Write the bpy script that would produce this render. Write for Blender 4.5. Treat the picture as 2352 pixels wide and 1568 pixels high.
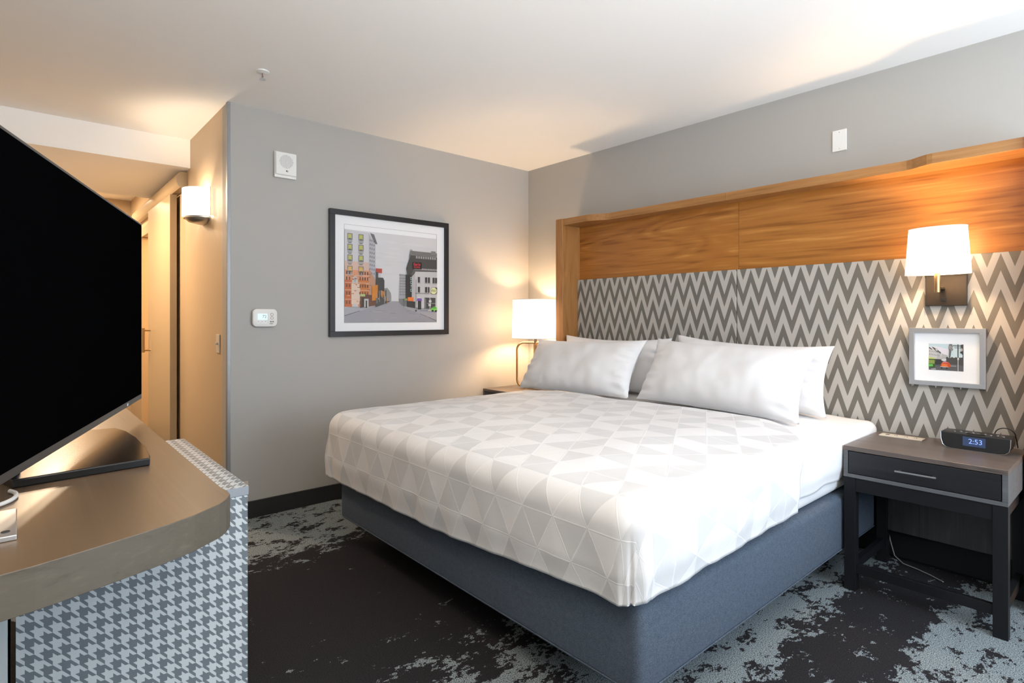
import bpy, bmesh, math, random
from mathutils import Vector, Matrix, noise
for o in list(bpy.data.objects): bpy.data.objects.remove(o)
S = bpy.context.scene
COL = S.collection
R = math.radians
PI = math.pi
# ------------------------------------------------------------ camera, world, lights, exposure
cd = bpy.data.cameras.new('camera'); cam = bpy.data.objects.new('camera', cd); COL.objects.link(cam)
cam.location = (3.678, -3.410, 1.236)
cam.rotation_euler = (R(90), 0, math.atan2(1484, 1298))
cd.sensor_width = 36.0; cd.lens = 1298.0 / 2352 * 36.0
cd.shift_y = -56.0 / 2352; cd.clip_start = 0.05
S.camera = cam
S.view_settings.view_transform = 'Standard'; S.view_settings.look = 'None'
S.view_settings.gamma = 1.0; S.view_settings.use_curve_mapping = False
S.view_settings.exposure = 0.42
W = bpy.data.worlds.new('world'); S.world = W; W.use_nodes = True
wb = W.node_tree.nodes['Background']; wb.inputs[0].default_value = (0.62, 0.78, 1.0, 1); wb.inputs[1].default_value = 1.0
def lamp(name, kind, loc, power, color, rot=(0, 0, 0), **k):
    l = bpy.data.lights.new(name, kind); l.energy = power; l.color = color
    for a, b in k.items(): setattr(l, a, b)
    o = bpy.data.objects.new(name, l); o.location = loc; o.rotation_euler = rot; COL.objects.link(o); return o
DAY = (0.76, 0.88, 1.0); WARM = (1.0, 0.66, 0.36)
# daylight entering through the window in the right wall
lamp('window_daylight', 'AREA', (4.95, -1.20, 1.50), 60, DAY, (0, R(102), 0), shape='RECTANGLE', size=1.7, size_y=1.8)
# recessed ceiling light in the entry and bathroom light behind the sliding door
lamp('entry_light', 'AREA', (-3.2, -3.15, 2.50), 30, (1, .76, .52), shape='DISK', size=0.3)
lamp('entry_downlight', 'AREA', (-1.5, -3.2, 2.315), 34, (1, .72, .47), shape='DISK', size=0.22)
# unseen fill light added behind the camera to brighten the ceiling
lamp('ceiling_fill', 'AREA', (4.15, -3.25, 1.40), 82, (1, .94, .87), (R(180), 0, 0), shape='DISK', size=.4)
lamp('bathroom_light', 'POINT', (-2.6, -1.6, 2.2), 60, (1, .66, .36), shadow_soft_size=0.15)

# ------------------------------------------------------------ helpers
LOC = {}
def tag(o, label=None, cat=None, group=None, kind=None):
    for k, v in (('label', label), ('category', cat), ('group', group), ('kind', kind)):
        if v: o[k] = v
    return o
def thing(name, label, cat, loc=(0, 0, 0), rotz=0, group=None):
    o = bpy.data.objects.new(name, None); COL.objects.link(o); o.location = loc; o.rotation_euler = (0, 0, rotz)
    o.empty_display_size = .05; LOC[o.name] = (Vector(loc), rotz); return tag(o, label, cat, group)
def obj(name, bm, mat, parent=None, smooth=False, local=False, label=None, base=None):
    """bm is written in room coordinates; it is moved into the frame of its thing. Top-level meshes get origin at `base`."""
    if parent is not None:
        l, rz = LOC[parent.name]
        if not local: bm.transform(Matrix.Rotation(-rz, 4, 'Z') @ Matrix.Translation(-l))
    elif base is not None:
        bm.transform(Matrix.Translation(-Vector(base)))
    me = bpy.data.meshes.new(name); bm.normal_update(); bm.to_mesh(me); bm.free()
    mats = mat if isinstance(mat, (list, tuple)) else [mat]
    for m in mats: me.materials.append(m)
    if smooth:
        for p in me.polygons: p.use_smooth = True
        try: me.set_sharp_from_angle(angle=R(38))
        except Exception: pass
    o = bpy.data.objects.new(name, me); COL.objects.link(o)
    if parent is not None:
        o.parent = parent; LOC[o.name] = LOC[parent.name]
    elif base is not None: o.location = base
    if parent is None: LOC[o.name] = (Vector(base or (0, 0, 0)), 0)
    if label: o['label'] = label
    return o
def bx(x0, x1, y0, y1, z0, z1, bev=0.0, seg=2, bm=None):
    t = bmesh.new(); bmesh.ops.create_cube(t, size=1)
    for v in t.verts:
        v.co = Vector((x0 + (v.co.x + .5) * (x1 - x0), y0 + (v.co.y + .5) * (y1 - y0), z0 + (v.co.z + .5) * (z1 - z0)))
    if bev: bmesh.ops.bevel(t, geom=list(t.edges), offset=bev, segments=seg, profile=.5, affect='EDGES')
    return merge(bm, t)
def merge(bm, t):
    if bm is None: return t
    me = bpy.data.meshes.new('tmp'); t.to_mesh(me); t.free(); bm.from_mesh(me); bpy.data.meshes.remove(me); return bm
def prism(pts, z0, z1, axis='z', bev=0, bm=None, seg=2):
    """pts in the plane; axis z: (x,y); axis y: (x,z) ; axis x: (y,z)"""
    t = bmesh.new()
    f = {'z': lambda p, h: (p[0], p[1], h), 'y': lambda p, h: (p[0], h, p[1]), 'x': lambda p, h: (h, p[0], p[1])}[axis]
    lo = [t.verts.new(f(p, z0)) for p in pts]; hi = [t.verts.new(f(p, z1)) for p in pts]
    n = len(pts); a = t.faces.new(lo); b = t.faces.new(hi)
    for i in range(n): t.faces.new((lo[i], lo[(i + 1) % n], hi[(i + 1) % n], hi[i]))
    bmesh.ops.recalc_face_normals(t, faces=t.faces)
    if bev:
        eds = [e for e in t.edges if any(fc in (a, b) for fc in e.link_faces)]
        bmesh.ops.bevel(t, geom=eds, offset=bev, segments=seg, profile=.5, affect='EDGES')
    return merge(bm, t)
def tube(path, r, n=10, closed=False, bm=None, flat=None):
    t = bmesh.new(); P = [Vector(p) for p in path]; m = len(P); rings = []; up = None
    for i, p in enumerate(P):
        a = P[(i - 1) % m] if (closed or i) else p; b = P[(i + 1) % m] if (closed or i < m - 1) else p
        d = (b - a).normalized()
        if up is None:
            up = d.orthogonal().normalized()
        up = (up - d * up.dot(d)).normalized(); sd = d.cross(up)
        rr = r[i] if isinstance(r, (list, tuple)) else r
        rings.append([t.verts.new(p + (up * math.cos(2 * PI * k / n) + sd * math.sin(2 * PI * k / n) * (flat or 1)) * rr) for k in range(n)])
    for i in range(m if closed else m - 1):
        A, B = rings[i], rings[(i + 1) % m]
        for k in range(n): t.faces.new((A[k], A[(k + 1) % n], B[(k + 1) % n], B[k]))
    if not closed: t.faces.new(rings[0][::-1]); t.faces.new(rings[-1])
    bmesh.ops.recalc_face_normals(t, faces=t.faces)
    return merge(bm, t)
def lathe(prof, cx, cy, n=40, sx=1, sy=1, bm=None, cap=True, a0=0, a1=2 * PI):
    t = bmesh.new(); full = abs(a1 - a0 - 2 * PI) < 1e-6; rings = []
    for r, z in prof:
        rings.append([t.verts.new((cx + r * sx * math.cos(a0 + (a1 - a0) * k / n), cy + r * sy * math.sin(a0 + (a1 - a0) * k / n), z)) for k in range(n if full else n + 1)])
    for A, B in zip(rings, rings[1:]):
        m = len(A)
        for k in range(m if full else m - 1): t.faces.new((A[k], A[(k + 1) % m], B[(k + 1) % m], B[k]))
    if cap: t.faces.new(rings[0][::-1]); t.faces.new(rings[-1])
    bmesh.ops.recalc_face_normals(t, faces=t.faces)
    return merge(bm, t)
def rrect(x0, x1, z0, z1, r, n=6):
    P = []
    for cx, cz, a in ((x1 - r, z1 - r, 0), (x0 + r, z1 - r, 90), (x0 + r, z0 + r, 180), (x1 - r, z0 + r, 270)):
        for k in range(n + 1):
            t = R(a + 90 * k / n); P.append((cx + r * math.cos(t), cz + r * math.sin(t)))
    return P
def text_bm(s, size, M, extr=0.0003, align='CENTER'):
    c = bpy.data.curves.new('t', 'FONT'); c.body = s; c.size = size; c.extrude = extr; c.align_x = align; c.align_y = 'CENTER'
    o = bpy.data.objects.new('t', c); COL.objects.link(o); bpy.context.view_layer.update()
    me = bpy.data.meshes.new_from_object(o.evaluated_get(bpy.context.evaluated_depsgraph_get()))
    bpy.data.objects.remove(o); bm = bmesh.new(); bm.from_mesh(me); bpy.data.meshes.remove(me); bm.transform(M); return bm
def FX(x, y, z):   # text/art frame on a wall facing +X: right = +Y
    return Matrix(((0, 0, 1, x), (1, 0, 0, y), (0, 1, 0, z), (0, 0, 0, 1)))
def FY(x, y, z):   # facing -Y: right = +X
    return Matrix(((1, 0, 0, x), (0, 0, -1, y), (0, 1, 0, z), (0, 0, 0, 1)))
def FZ(x, y, z): return Matrix.Translation((x, y, z))

# ------------------------------------------------------------ node helpers
class Nd:
    def __init__(s, nt, sock): s.nt, s.k = nt, sock
    def m(s, op, *a):
        n = s.nt.nodes.new('ShaderNodeMath'); n.operation = op
        for i, v in enumerate((s,) + a):
            if isinstance(v, Nd): s.nt.links.new(v.k, n.inputs[i])
            else: n.inputs[i].default_value = v
        return Nd(s.nt, n.outputs[0])
    def __add__(s, o): return s.m('ADD', o)
    def __radd__(s, o): return s.m('ADD', o)
    def __sub__(s, o): return s.m('SUBTRACT', o)
    def __rsub__(s, o): return (s * -1) + o
    def __mul__(s, o): return s.m('MULTIPLY', o)
    def __rmul__(s, o): return s.m('MULTIPLY', o)
    def __truediv__(s, o): return s.m('DIVIDE', o)
    def frac(s): return s.m('FLOORED_MODULO', 1.0)
    def floor(s): return s.m('FLOOR')
    def abs(s): return s.m('ABSOLUTE')
    def sin(s): return s.m('SINE')
    def lt(s, o): return s.m('LESS_THAN', o)
    def gt(s, o): return s.m('GREATER_THAN', o)
    def max(s, o): return s.m('MAXIMUM', o)
    def min(s, o): return s.m('MINIMUM', o)
    def clamp(s):
        r = s.m('ADD', 0.0); r.k.node.use_clamp = True; return r
    def step(s, a, b):
        n = s.nt.nodes.new('ShaderNodeMapRange'); n.interpolation_type = 'SMOOTHSTEP'
        s.nt.links.new(s.k, n.inputs[0]); n.inputs[1].default_value = a; n.inputs[2].default_value = b; return Nd(s.nt, n.outputs[0])
class Mat:
    def __init__(s, name, col=(.5, .5, .5), rough=.5, metal=0., spec=None, coat=0., emit=None, es=0.):
        s.m = bpy.data.materials.new(name); s.m.use_nodes = True; s.nt = s.m.node_tree
        s.b = s.nt.nodes['Principled BSDF']; i = s.b.inputs
        i['Base Color'].default_value = (*col, 1); i['Roughness'].default_value = rough; i['Metallic'].default_value = metal
        if spec is not None: i['Specular IOR Level'].default_value = spec
        if coat: i['Coat Weight'].default_value = coat; i['Coat Roughness'].default_value = .1
        if emit: i['Emission Color'].default_value = (*emit, 1); i['Emission Strength'].default_value = es
        s.m.diffuse_color = (*col, 1)
    def xyz(s, uv=False):
        t = s.nt.nodes.new('ShaderNodeTexCoord'); q = s.nt.nodes.new('ShaderNodeSeparateXYZ')
        s.nt.links.new(t.outputs['UV' if uv else 'Object'], q.inputs[0]); return [Nd(s.nt, q.outputs[k]) for k in range(3)]
    def vec(s, *a):
        n = s.nt.nodes.new('ShaderNodeCombineXYZ')
        for i, v in enumerate(a):
            if isinstance(v, Nd): s.nt.links.new(v.k, n.inputs[i])
            else: n.inputs[i].default_value = v
        return Nd(s.nt, n.outputs[0])
    def noise(s, v, scale, detail=3, rough=.5, dist=0.):
        n = s.nt.nodes.new('ShaderNodeTexNoise'); s.nt.links.new(v.k, n.inputs['Vector'])
        n.inputs['Scale'].default_value = scale; n.inputs['Detail'].default_value = detail; n.inputs['Roughness'].default_value = rough
        n.inputs['Distortion'].default_value = dist; return Nd(s.nt, n.outputs[0])
    def white(s, v):
        n = s.nt.nodes.new('ShaderNodeTexWhiteNoise'); s.nt.links.new(v.k, n.inputs['Vector']); return Nd(s.nt, n.outputs['Value'])
    def mix(s, f, a, b):
        n = s.nt.nodes.new('ShaderNodeMix'); n.data_type = 'RGBA'; s.nt.links.new(f.k, n.inputs[0])
        for i, v in ((6, a), (7, b)):
            if isinstance(v, Nd): s.nt.links.new(v.k, n.inputs[i])
            else: n.inputs[i].default_value = (*v, 1)
        return Nd(s.nt, n.outputs[2])
    def color(s, c): s.nt.links.new(c.k, s.b.inputs['Base Color']); return s
    def rough(s, c): s.nt.links.new(c.k, s.b.inputs['Roughness']); return s
    def bump(s, h, strength=.3, dist=.001):
        n = s.nt.nodes.new('ShaderNodeBump'); n.inputs['Strength'].default_value = strength; n.inputs['Distance'].default_value = dist
        s.nt.links.new(h.k, n.inputs['Height']); s.nt.links.new(n.outputs[0], s.b.inputs['Normal']); return s

def paint(name, col, rough=.6, b=.15):
    M = Mat(name, col, rough); x, y, z = M.xyz(); n = M.noise(M.vec(x, y, z), 140, 4); return M.bump(n, b, .0012).m
def wood(name, c0, c1, c2, axis='x', rough=.4, fs=1., seed=0., bump=.08, rings=7., ringw=.2):
    """long grain running along axis; c0 dark, c1 mid, c2 light"""
    M = Mat(name, c1, rough); x, y, z = M.xyz()
    L = {'x': (x, y, z), 'y': (y, x, z), 'z': (z, x, y)}[axis]
    v = M.vec(L[0] * (.55 * fs) + seed, L[1] * (5 * fs), L[2] * (5 * fs))
    low = M.noise(v, 1.3, 2, .5, .6)
    ring = (low * (rings * 2 * PI)).sin() * .5 + .5
    fine = M.noise(M.vec(L[0] * (3 * fs) + seed, L[1] * (110 * fs), L[2] * (110 * fs)), 1., 5, .6)
    mid = M.noise(M.vec(L[0] * (.8 * fs), L[1] * (24 * fs), L[2] * (24 * fs)), 1.2, 4, .6, .4)
    f = (ring * ringw + fine * .42 + mid * .62 - .02 - ringw * .5).clamp()
    streak = M.noise(M.vec(L[0] * (1.6 * fs) + seed, L[1] * (75 * fs), L[2] * (75 * fs)), 1., 3, .6)
    f = (f + (streak - .5) * .42).clamp()
    c = M.mix(f.step(.25, .8), M.mix(f.step(.2, .5), c0, c1), M.mix(f.step(.5, .85), c1, c2))
    M.color(c); M.bump(fine, bump, .001); return M.m

m_wall = paint('wall_paint', (.40, .39, .37), .55)
m_ceil = paint('ceiling_paint', (.93, .92, .90), .7, .05)
m_hallwall = paint('beige_wall_paint', (.54, .40, .25), .42, .12)
m_base = Mat('rubber_base', (.018, .018, .019), .45).m
m_oak = wood('oak_horizontal', (.225, .075, .011), (.39, .15, .028), (.56, .265, .064), 'x', .32, 1.0, 3.1)
m_oak2 = wood('oak_horizontal_second', (.225, .075, .011), (.39, .155, .03), (.56, .265, .066), 'x', .32, 1.0, 9.7)
m_oakv = wood('oak_vertical', (.22, .095, .028), (.36, .165, .05), (.47, .24, .085), 'z', .38, 1.1, 1.7)
m_oaks = wood('oak_shelf_edge', (.24, .105, .03), (.36, .17, .055), (.46, .24, .09), 'x', .34, 2.2, 5.0, rings=3)
m_desk = wood('desktop_wood', (.095, .060, .036), (.14, .092, .056), (.185, .128, .082), 'x', .34, 1.3, 2.0, rings=2, ringw=.06)
m_deske = wood('desktop_edge', (.070, .060, .047), (.105, .092, .072), (.15, .13, .104), 'y', .42, 1.6, 4.0, rings=2, ringw=.06)
m_nstop = wood('nightstand_top', (.055, .042, .037), (.105, .084, .075), (.17, .14, .125), 'x', .33, 1.6, 7.0)
m_nsbox = wood('nightstand_box', (.055, .058, .062), (.095, .10, .107), (.15, .155, .16), 'x', .4, 1.6, 8.0)
m_nsdrw = wood('nightstand_drawer', (.006, .006, .0075), (.011, .011, .014), (.019, .020, .024), 'x', .35, 1.6, 2.4)
m_nsleg = Mat('nightstand_leg', (.0075, .008, .010), .45, spec=.3).m
m_nsback = wood('nightstand_back', (.018, .017, .017), (.032, .031, .031), (.055, .054, .055), 'z', .5, 1.4, 4.4)
m_door = paint('door_laminate', (.47, .36, .225), .32, .03)
m_white = Mat('white_plastic', (.78, .78, .76), .35).m
m_cream = Mat('cream_plastic', (.62, .56, .47), .4).m
m_black = Mat('black_gloss', (.006, .006, .006), .22, spec=.35).m
m_blackm = Mat('black_matte', (.012, .012, .013), .38).m
m_screen = Mat('tv_screen', (.0015, .0015, .0018), .25, spec=0.).m
m_bezel = Mat('tv_bezel', (.10, .095, .09), .35, metal=.6).m
m_steel = Mat('brushed_steel', (.62, .62, .62), .28, metal=1).m
m_silver = Mat('silver_frame', (.50, .52, .55), .34, metal=.75).m
m_gold = Mat('antique_brass', (.50, .33, .17), .3, metal=1).m
m_bronze = Mat('dark_bronze', (.022, .017, .013), .38, metal=.3).m
m_frame = Mat('black_frame', (.010, .010, .012), .35).m
m_mat = Mat('mat_board', (.80, .81, .83), .75).m
m_guard = Mat('corner_guard', (.27, .275, .28), .35, metal=.2).m
m_dark = Mat('dark_ink', (.03, .03, .03), .6).m
m_grey = Mat('grey_ink', (.22, .22, .22), .6).m
m_chrome = Mat('chrome', (.8, .8, .8), .1, metal=1).m
m_red = Mat('red_glass', (.35, .02, .01), .15).m
m_pale = paint('pale_laminate', (.50, .55, .57), .45, .02)
m_trimgrey = Mat('grey_edge_band', (.26, .29, .33), .4).m

def linen(name, col, rough=.8, b=.2, wr=0.0):
    M = Mat(name, col, rough); M.b.inputs['Sheen Weight'].default_value = .15
    x, y, z = M.xyz(); h = M.noise(M.vec(x, y, z), 900, 2) * .3
    if wr: h = h + M.noise(M.vec(x, y, z), 9, 4, .55, .8) * wr
    return M.bump(h, b, .004).m
m_pillow = linen('pillowcase', (.76, .76, .775), .75, .3, .6)
m_sheet = linen('sheet', (.77, .77, .785), .75, .3, 1.0)

# duvet: jacquard of equilateral triangles with raised seam lines
M = Mat('duvet_jacquard', (.8, .8, .82), .62); M.b.inputs['Sheen Weight'].default_value = .1
u, v, _ = M.xyz(uv=True)
u = u - 1.599 + .141 * 30; v = v + 2.237
a = (u - v * .57735) / .141; b = v * (1.1547 / .141)
fa, fb = a.frac(), b.frac(); up = (fa + fb).gt(1.0)
k3 = a.floor().m('FLOORED_MODULO', 3.0); odd = b.floor().m('FLOORED_MODULO', 2.0)
def is_(q_, n_): return (q_ - n_).abs().lt(.5)
rowA = (1 - up) * (1 - is_(k3, 0)) + up * (1 - is_(k3, 1)); rowB = (1 - up) * is_(k3, 2) + up * is_(k3, 0)
grey = (odd * rowA + (1 - odd) * rowB).clamp()
c_ = (fa + fb).frac()
e1 = (fa - .5).abs(); e2 = (fb - .5).abs(); e3 = (c_ - .5).abs()
line = e1.max(e2).max(e3)
ln = line.gt(.478) * line.lt(.492)
x, y, z = M.xyz()
wr = M.noise(M.vec(x, y, z), 8, 4, .55, .8)
col = M.mix(grey, (.75, .75, .765), (.635, .64, .655))
M.color(M.mix(ln, col, (.82, .82, .83)))
M.bump(wr * 1.0 + (line.step(.47, .5)) * .35, .35, .004)
m_duvet = M.m

# upholstery of the bed base
M = Mat('slate_upholstery', (.07, .09, .12), .9); x, y, z = M.xyz()
n1 = M.noise(M.vec(x * 1.0, y * 1.0, z * 2.2), 420, 3, .7); n2 = M.noise(M.vec(x, y, z), 60, 3)
f = (n1 * 2.6 - .85 + (n2 - .5) * .3).clamp()
M.color(M.mix(f, (.019, .026, .042), (.125, .168, .23))); M.bump(n1, .5, .0015); m_uph = M.m

# carpet: charcoal ground with worn-looking pale patches laid in bands along Y
M = Mat('carpet', (.03, .03, .035), .95, spec=.1); x, y, z = M.xyz()
pil = M.noise(M.vec(x, y, z), 250, 2, .7)
def band(x, a, b, c, d): return x.step(a, b) * (1 - x.step(c, d))
wv = M.noise(M.vec(x, y, z), 1.6, 2) - .5
xs = x + wv * .35
yy = y
zone = band(xs, -1.3, -.7, .50, .85).max(band(xs, 1.75, 2.45, 2.66, 2.86)).max(xs.step(2.98, 3.16)).max(band(y + wv*.3, -3.3, -2.9, -2.6, -2.4) * .0)
big = M.noise(M.vec(x * 1.3, y * .8, 0.0), 9, 6, .62)
sml = M.noise(M.vec(x * 1.5, y * .8, 3.0), 42, 4, .65)
mask = (big * .62 + sml * .38 + zone * .135 - band(x, .75, 1.0, 1.5, 1.85) * .05 + (pil - .5) * .10 - .590).step(-.004, .012)
thr = (M.noise(M.vec(x * 260, y * 60, 0.0), 1, 2) - .5)
dk = M.mix(pil.step(.3, .7), (.011, .0105, .012), (.032, .030, .034))
lt = M.mix(pil.step(.35, .65), (.05, .065, .073), (.34, .39, .41))
M.color(M.mix(mask, dk, lt)); M.bump(pil + mask * .5, .6, .004); m_carpet = M.m

# chevron fabric of the headboard
def chevron(name, xp):
    M = Mat(name, (.4, .4, .38), .85); x, y, z = M.xyz()
    t = (((x - xp) / .0964).frac() - .5).abs() * 2
    s = ((1.525 - z + (t - 1) * .147) / .162).frac()
    wv = M.noise(M.vec(x * 500, y, z * 1500), 1, 2)
    dk = M.mix(wv, (.125, .115, .10), (.19, .178, .155)); lt = M.mix(wv, (.40, .385, .355), (.52, .50, .465))
    M.color(M.mix(s.lt(.48), lt, dk)); M.bump(wv, .3, .001); return M.m
m_chevL = chevron('chevron_fabric_a', .678); m_chevR = chevron('chevron_fabric_b', 3.210)

# houndstooth laminate (plane given by two axes)
def hound(name, ax, off=(0, 0)):
    M = Mat(name, (.4, .4, .4), .38); q = dict(zip('xyz', M.xyz()))
    p = (q[ax[0]] + off[0]) / .0292; r = (q[ax[1]] + off[1]) / .0335
    warp = ((p + r) * 2).frac().lt(.5)
    val = warp * p.frac().lt(.5) + (1 - warp) * r.frac().lt(.5)
    M.color(M.mix(val, (.50, .55, .585), (.145, .17, .195))); return M.m
m_houndx = hound('houndstooth_side', 'yz'); m_houndz = hound('houndstooth_top', 'yx'); m_houndy = hound('houndstooth_front', 'xz')

def shade_mat(name, col, es, tr=.5):
    m = bpy.data.materials.new(name); m.use_nodes = True; nt = m.node_tree; nt.nodes.clear()
    o = nt.nodes.new('ShaderNodeOutputMaterial'); d = nt.nodes.new('ShaderNodeBsdfDiffuse'); t = nt.nodes.new('ShaderNodeBsdfTranslucent')
    e = nt.nodes.new('ShaderNodeEmission'); mx = nt.nodes.new('ShaderNodeMixShader'); ad = nt.nodes.new('ShaderNodeAddShader')
    d.inputs[0].default_value = (.85, .83, .8, 1); t.inputs[0].default_value = (.8, .72, .6, 1); mx.inputs[0].default_value = tr
    e.inputs[0].default_value = (*col, 1); e.inputs[1].default_value = es
    L = nt.links.new; L(d.outputs[0], mx.inputs[1]); L(t.outputs[0], mx.inputs[2]); L(mx.outputs[0], ad.inputs[0]); L(e.outputs[0], ad.inputs[1]); L(ad.outputs[0], o.inputs[0])
    return m
m_shade = shade_mat('lit_linen_shade', (1, .93, .82), .95, .3)
m_glassh = shade_mat('lit_opal_glass', (1, .92, .80), 1.3, .4)
m_lcd = Mat('lcd_backlight', (.3, .4, .42), .4, emit=(.62, .80, .85), es=.62).m
m_lcdblue = Mat('clock_display', (.02, .03, .06), .2, emit=(.05, .08, .17), es=.35).m
m_digit = Mat('clock_digits', (.1, .15, .4), .3, emit=(.22, .33, .85), es=1.0).m

def bulb_mat(name, col, es):
    m = bpy.data.materials.new(name); m.use_nodes = True; nt = m.node_tree; nt.nodes.clear()
    o = nt.nodes.new('ShaderNodeOutputMaterial'); e = nt.nodes.new('ShaderNodeEmission'); e.inputs[0].default_value = (*col, 1); e.inputs[1].default_value = es
    nt.links.new(e.outputs[0], o.inputs[0]); return m
# flat-print material reading per-face colours
def ink_mat():
    M = Mat('printed_paper', (.5, .5, .5), .35, coat=.0); a = M.nt.nodes.new('ShaderNodeAttribute'); a.attribute_name = 'ink'
    M.nt.links.new(a.outputs['Color'], M.b.inputs['Base Color']); return M.m
m_ink = ink_mat()
def art(parent, name, polys, frame, w, h, step=.00003):
    """polys: list of (colour, [(u,v)...]) in the unit square, later ones on top"""
    bm = bmesh.new(); lay = bm.loops.layers.float_color.new('ink')
    for i, (c, pts) in enumerate(polys):
        vs = [bm.verts.new(frame @ Vector(((p[0] - .5) * w, (p[1] - .5) * h, i * step))) for p in pts]
        try: f = bm.faces.new(vs)
        except Exception: continue
        for l in f.loops: l[lay] = (*c, 1)
    return obj(name, bm, m_ink, parent)
def box4(x0, y0, x1, y1): return [(x0, y0), (x1, y0), (x1, y1), (x0, y1)]

# ------------------------------------------------------------ room shell
CH = 2.53
def struct(name, bm, mat, parent=None, smooth=False):
    o = obj(name, bm, mat, parent, smooth); o['kind'] = 'structure'; return o
struct('floor', bx(-4.0, 4.8, -4.1, .15, -.1, 0), m_carpet)
struct('ceiling', bx(-4.0, 4.8, -4.1, .15, CH, CH + .1), m_ceil)
struct('wall_back', bx(-.12, 4.8, 0, .12, 0, CH), m_wall)
struct('wall_left', bx(-.12, 0, -2.46, 0, 0, CH), m_wall)
# wall of the entry (bathroom side) with the doorway behind the sliding door
b = bx(-2.2, -.12, -2.46, -2.34, 0, CH); bx(-4.0, -3.08, -2.46, -2.34, 0, CH, bm=b); bx(-3.08, -2.2, -2.46, -2.34, 2.05, CH, bm=b)
struct('wall_entry', b, m_hallwall)
struct('wall_entry_end', bx(-4.0, -3.86, -4.1, -2.46, 0, CH), m_hallwall)
b = bx(-4.0, -2.0, -.9, -.8, 0, CH); bx(-4.0, -3.9, -2.34, -.9, 0, CH, bm=b); bx(-2.0, -1.9, -2.34, -.8, 0, CH, bm=b)
struct('wall_bathroom', b, paint('bathroom_paint', (.75, .60, .42), .6))
struct('wall_front', bx(-4.0, 4.8, -4.1, -3.98, 0, CH), m_wall)
b = bx(4.7, 4.8, -4.1, -2.2, 0, CH); bx(4.7, 4.8, -.2, .12, 0, CH, bm=b); bx(4.7, 4.8, -2.2, -.2, 0, .55, bm=b); bx(4.7, 4.8, -2.2, -.2, 2.4, CH, bm=b)
struct('wall_right', b, m_wall)
b = bx(4.70, 4.76, -2.2, -2.14, .55, 2.4); bx(4.70, 4.76, -.26, -.2, .55, 2.4, bm=b); bx(4.70, 4.76, -1.23, -1.17, .55, 2.4, bm=b)
bx(4.70, 4.76, -2.2, -.2, .55, .61, bm=b); bx(4.70, 4.76, -2.2, -.2, 2.34, 2.4, bm=b)
struct('window_1', b, m_blackm)
# dropped ceiling over the entry
struct('ceiling_entry', bx(-2.42, -.985, -3.98, -2.46, 2.325, CH), m_ceil)
struct('baseboard_left', bx(0, .012, -2.46, 0, 0, .105, .002), m_base)
struct('baseboard_back', bx(.012, 4.7, -.012, 0, 0, .105, .002), m_base)
struct('baseboard_entry', bx(-2.2, 0, -2.472, -2.46, 0, .105, .002), m_base)
b = bx(-3.16, -3.07, -2.472, -2.33, 0, 2.04, .003); bx(-2.21, -2.12, -2.472, -2.33, 0, 2.04, .003, bm=b); bx(-3.16, -2.12, -2.472, -2.33, 2.041, 2.13, .003, bm=b)
struct('trim_1', b, m_door)
b = bx(0, .003, -2.463, -2.446, .105, CH, .0008); bx(-.03, .003, -2.464, -2.461, .105, CH, .0008, bm=b)
struct('trim_2', b, m_guard)

# ------------------------------------------------------------ sliding door with its valance
d = thing('sliding_door', 'tall beige sliding door hanging in front of the lit bathroom doorway', 'door', (-1.824, -2.5, .01))
obj('door_panel', bx(-2.308, -1.34, -2.527, -2.479, .012, 2.186, .003), m_door, d)
hd = obj('door_handle', tube([(-2.19, -2.58, .925), (-2.19, -2.58, 1.14)], .011, 12), m_gold, d, True)
for z in (.945, 1.12): obj('handle_post', tube([(-2.19, -2.526, z), (-2.19, -2.575, z)], .008, 10), m_gold, hd, True)
t = thing('door_valance', 'rounded beige valance covering the sliding door track under the dropped ceiling', 'valance', (-2.16, -2.47, 2.2))
pr = [(-2.46, 2.195), (-2.505, 2.195), (-2.52, 2.21), (-2.53, 2.235), (-2.532, 2.262), (-2.528, 2.285), (-2.515, 2.303), (-2.50, 2.312), (-2.46, 2.312)]
obj('cover', prism(pr, -3.24, -1.09, 'x'), m_door, t, True)
obj('end_cap', prism([(y, z) for y, z in pr], -1.09, -1.083, 'x', .001), m_door, t, True)

# ------------------------------------------------------------ headboard unit fixed to the wall
h = thing('headboard', 'wide oak headboard surround with wavy top shelf and zigzag fabric panels', 'headboard', (1.965, -.01, 0))
XL, XR = .645, 3.308
obj('side_panel', bx(.570, XL, -.236, -.003, .02, 1.998, .002), m_oakv, h)
obj('side_panel', bx(XR, XR + .06, -.236, -.003, .02, 1.998, .002), m_oakv, h)
def shelf(x0, x1):
    def yf(x):
        def sm(a, b): 
            t = min(1, max(0, (x - a) / (b - a))); return t * t * (3 - 2 * t)
        return -.228 + .072 * sm(.87, 1.06) - .058 * sm(2.86, 2.985)
    n = 60; P = [(x1, -.003), (x0, -.003)] + [(x0 + (x1 - x0) * k / n, yf(x0 + (x1 - x0) * k / n)) for k in range(n + 1)]
    return prism(P, 1.948, 1.997, 'z', .0015)
obj('top_shelf', shelf(XL + .001, 1.936), m_oaks, h)
obj('top_shelf', shelf(1.9375, XR - .001), m_oaks, h)
obj('wood_panel', bx(XL, 1.9615, -.040, -.004, 1.53, 1.949, .001), m_oak, h)
obj('wood_panel', bx(1.9635, XR, -.040, -.004, 1.53, 1.949, .001), m_oak2, h)
lw = obj('lower_panel', bx(XL, XR, -.040, -.004, .02, .60, .001), m_nsleg, h)  # carried down near the floor; near-black colour stands in for the gap's shade
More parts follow.
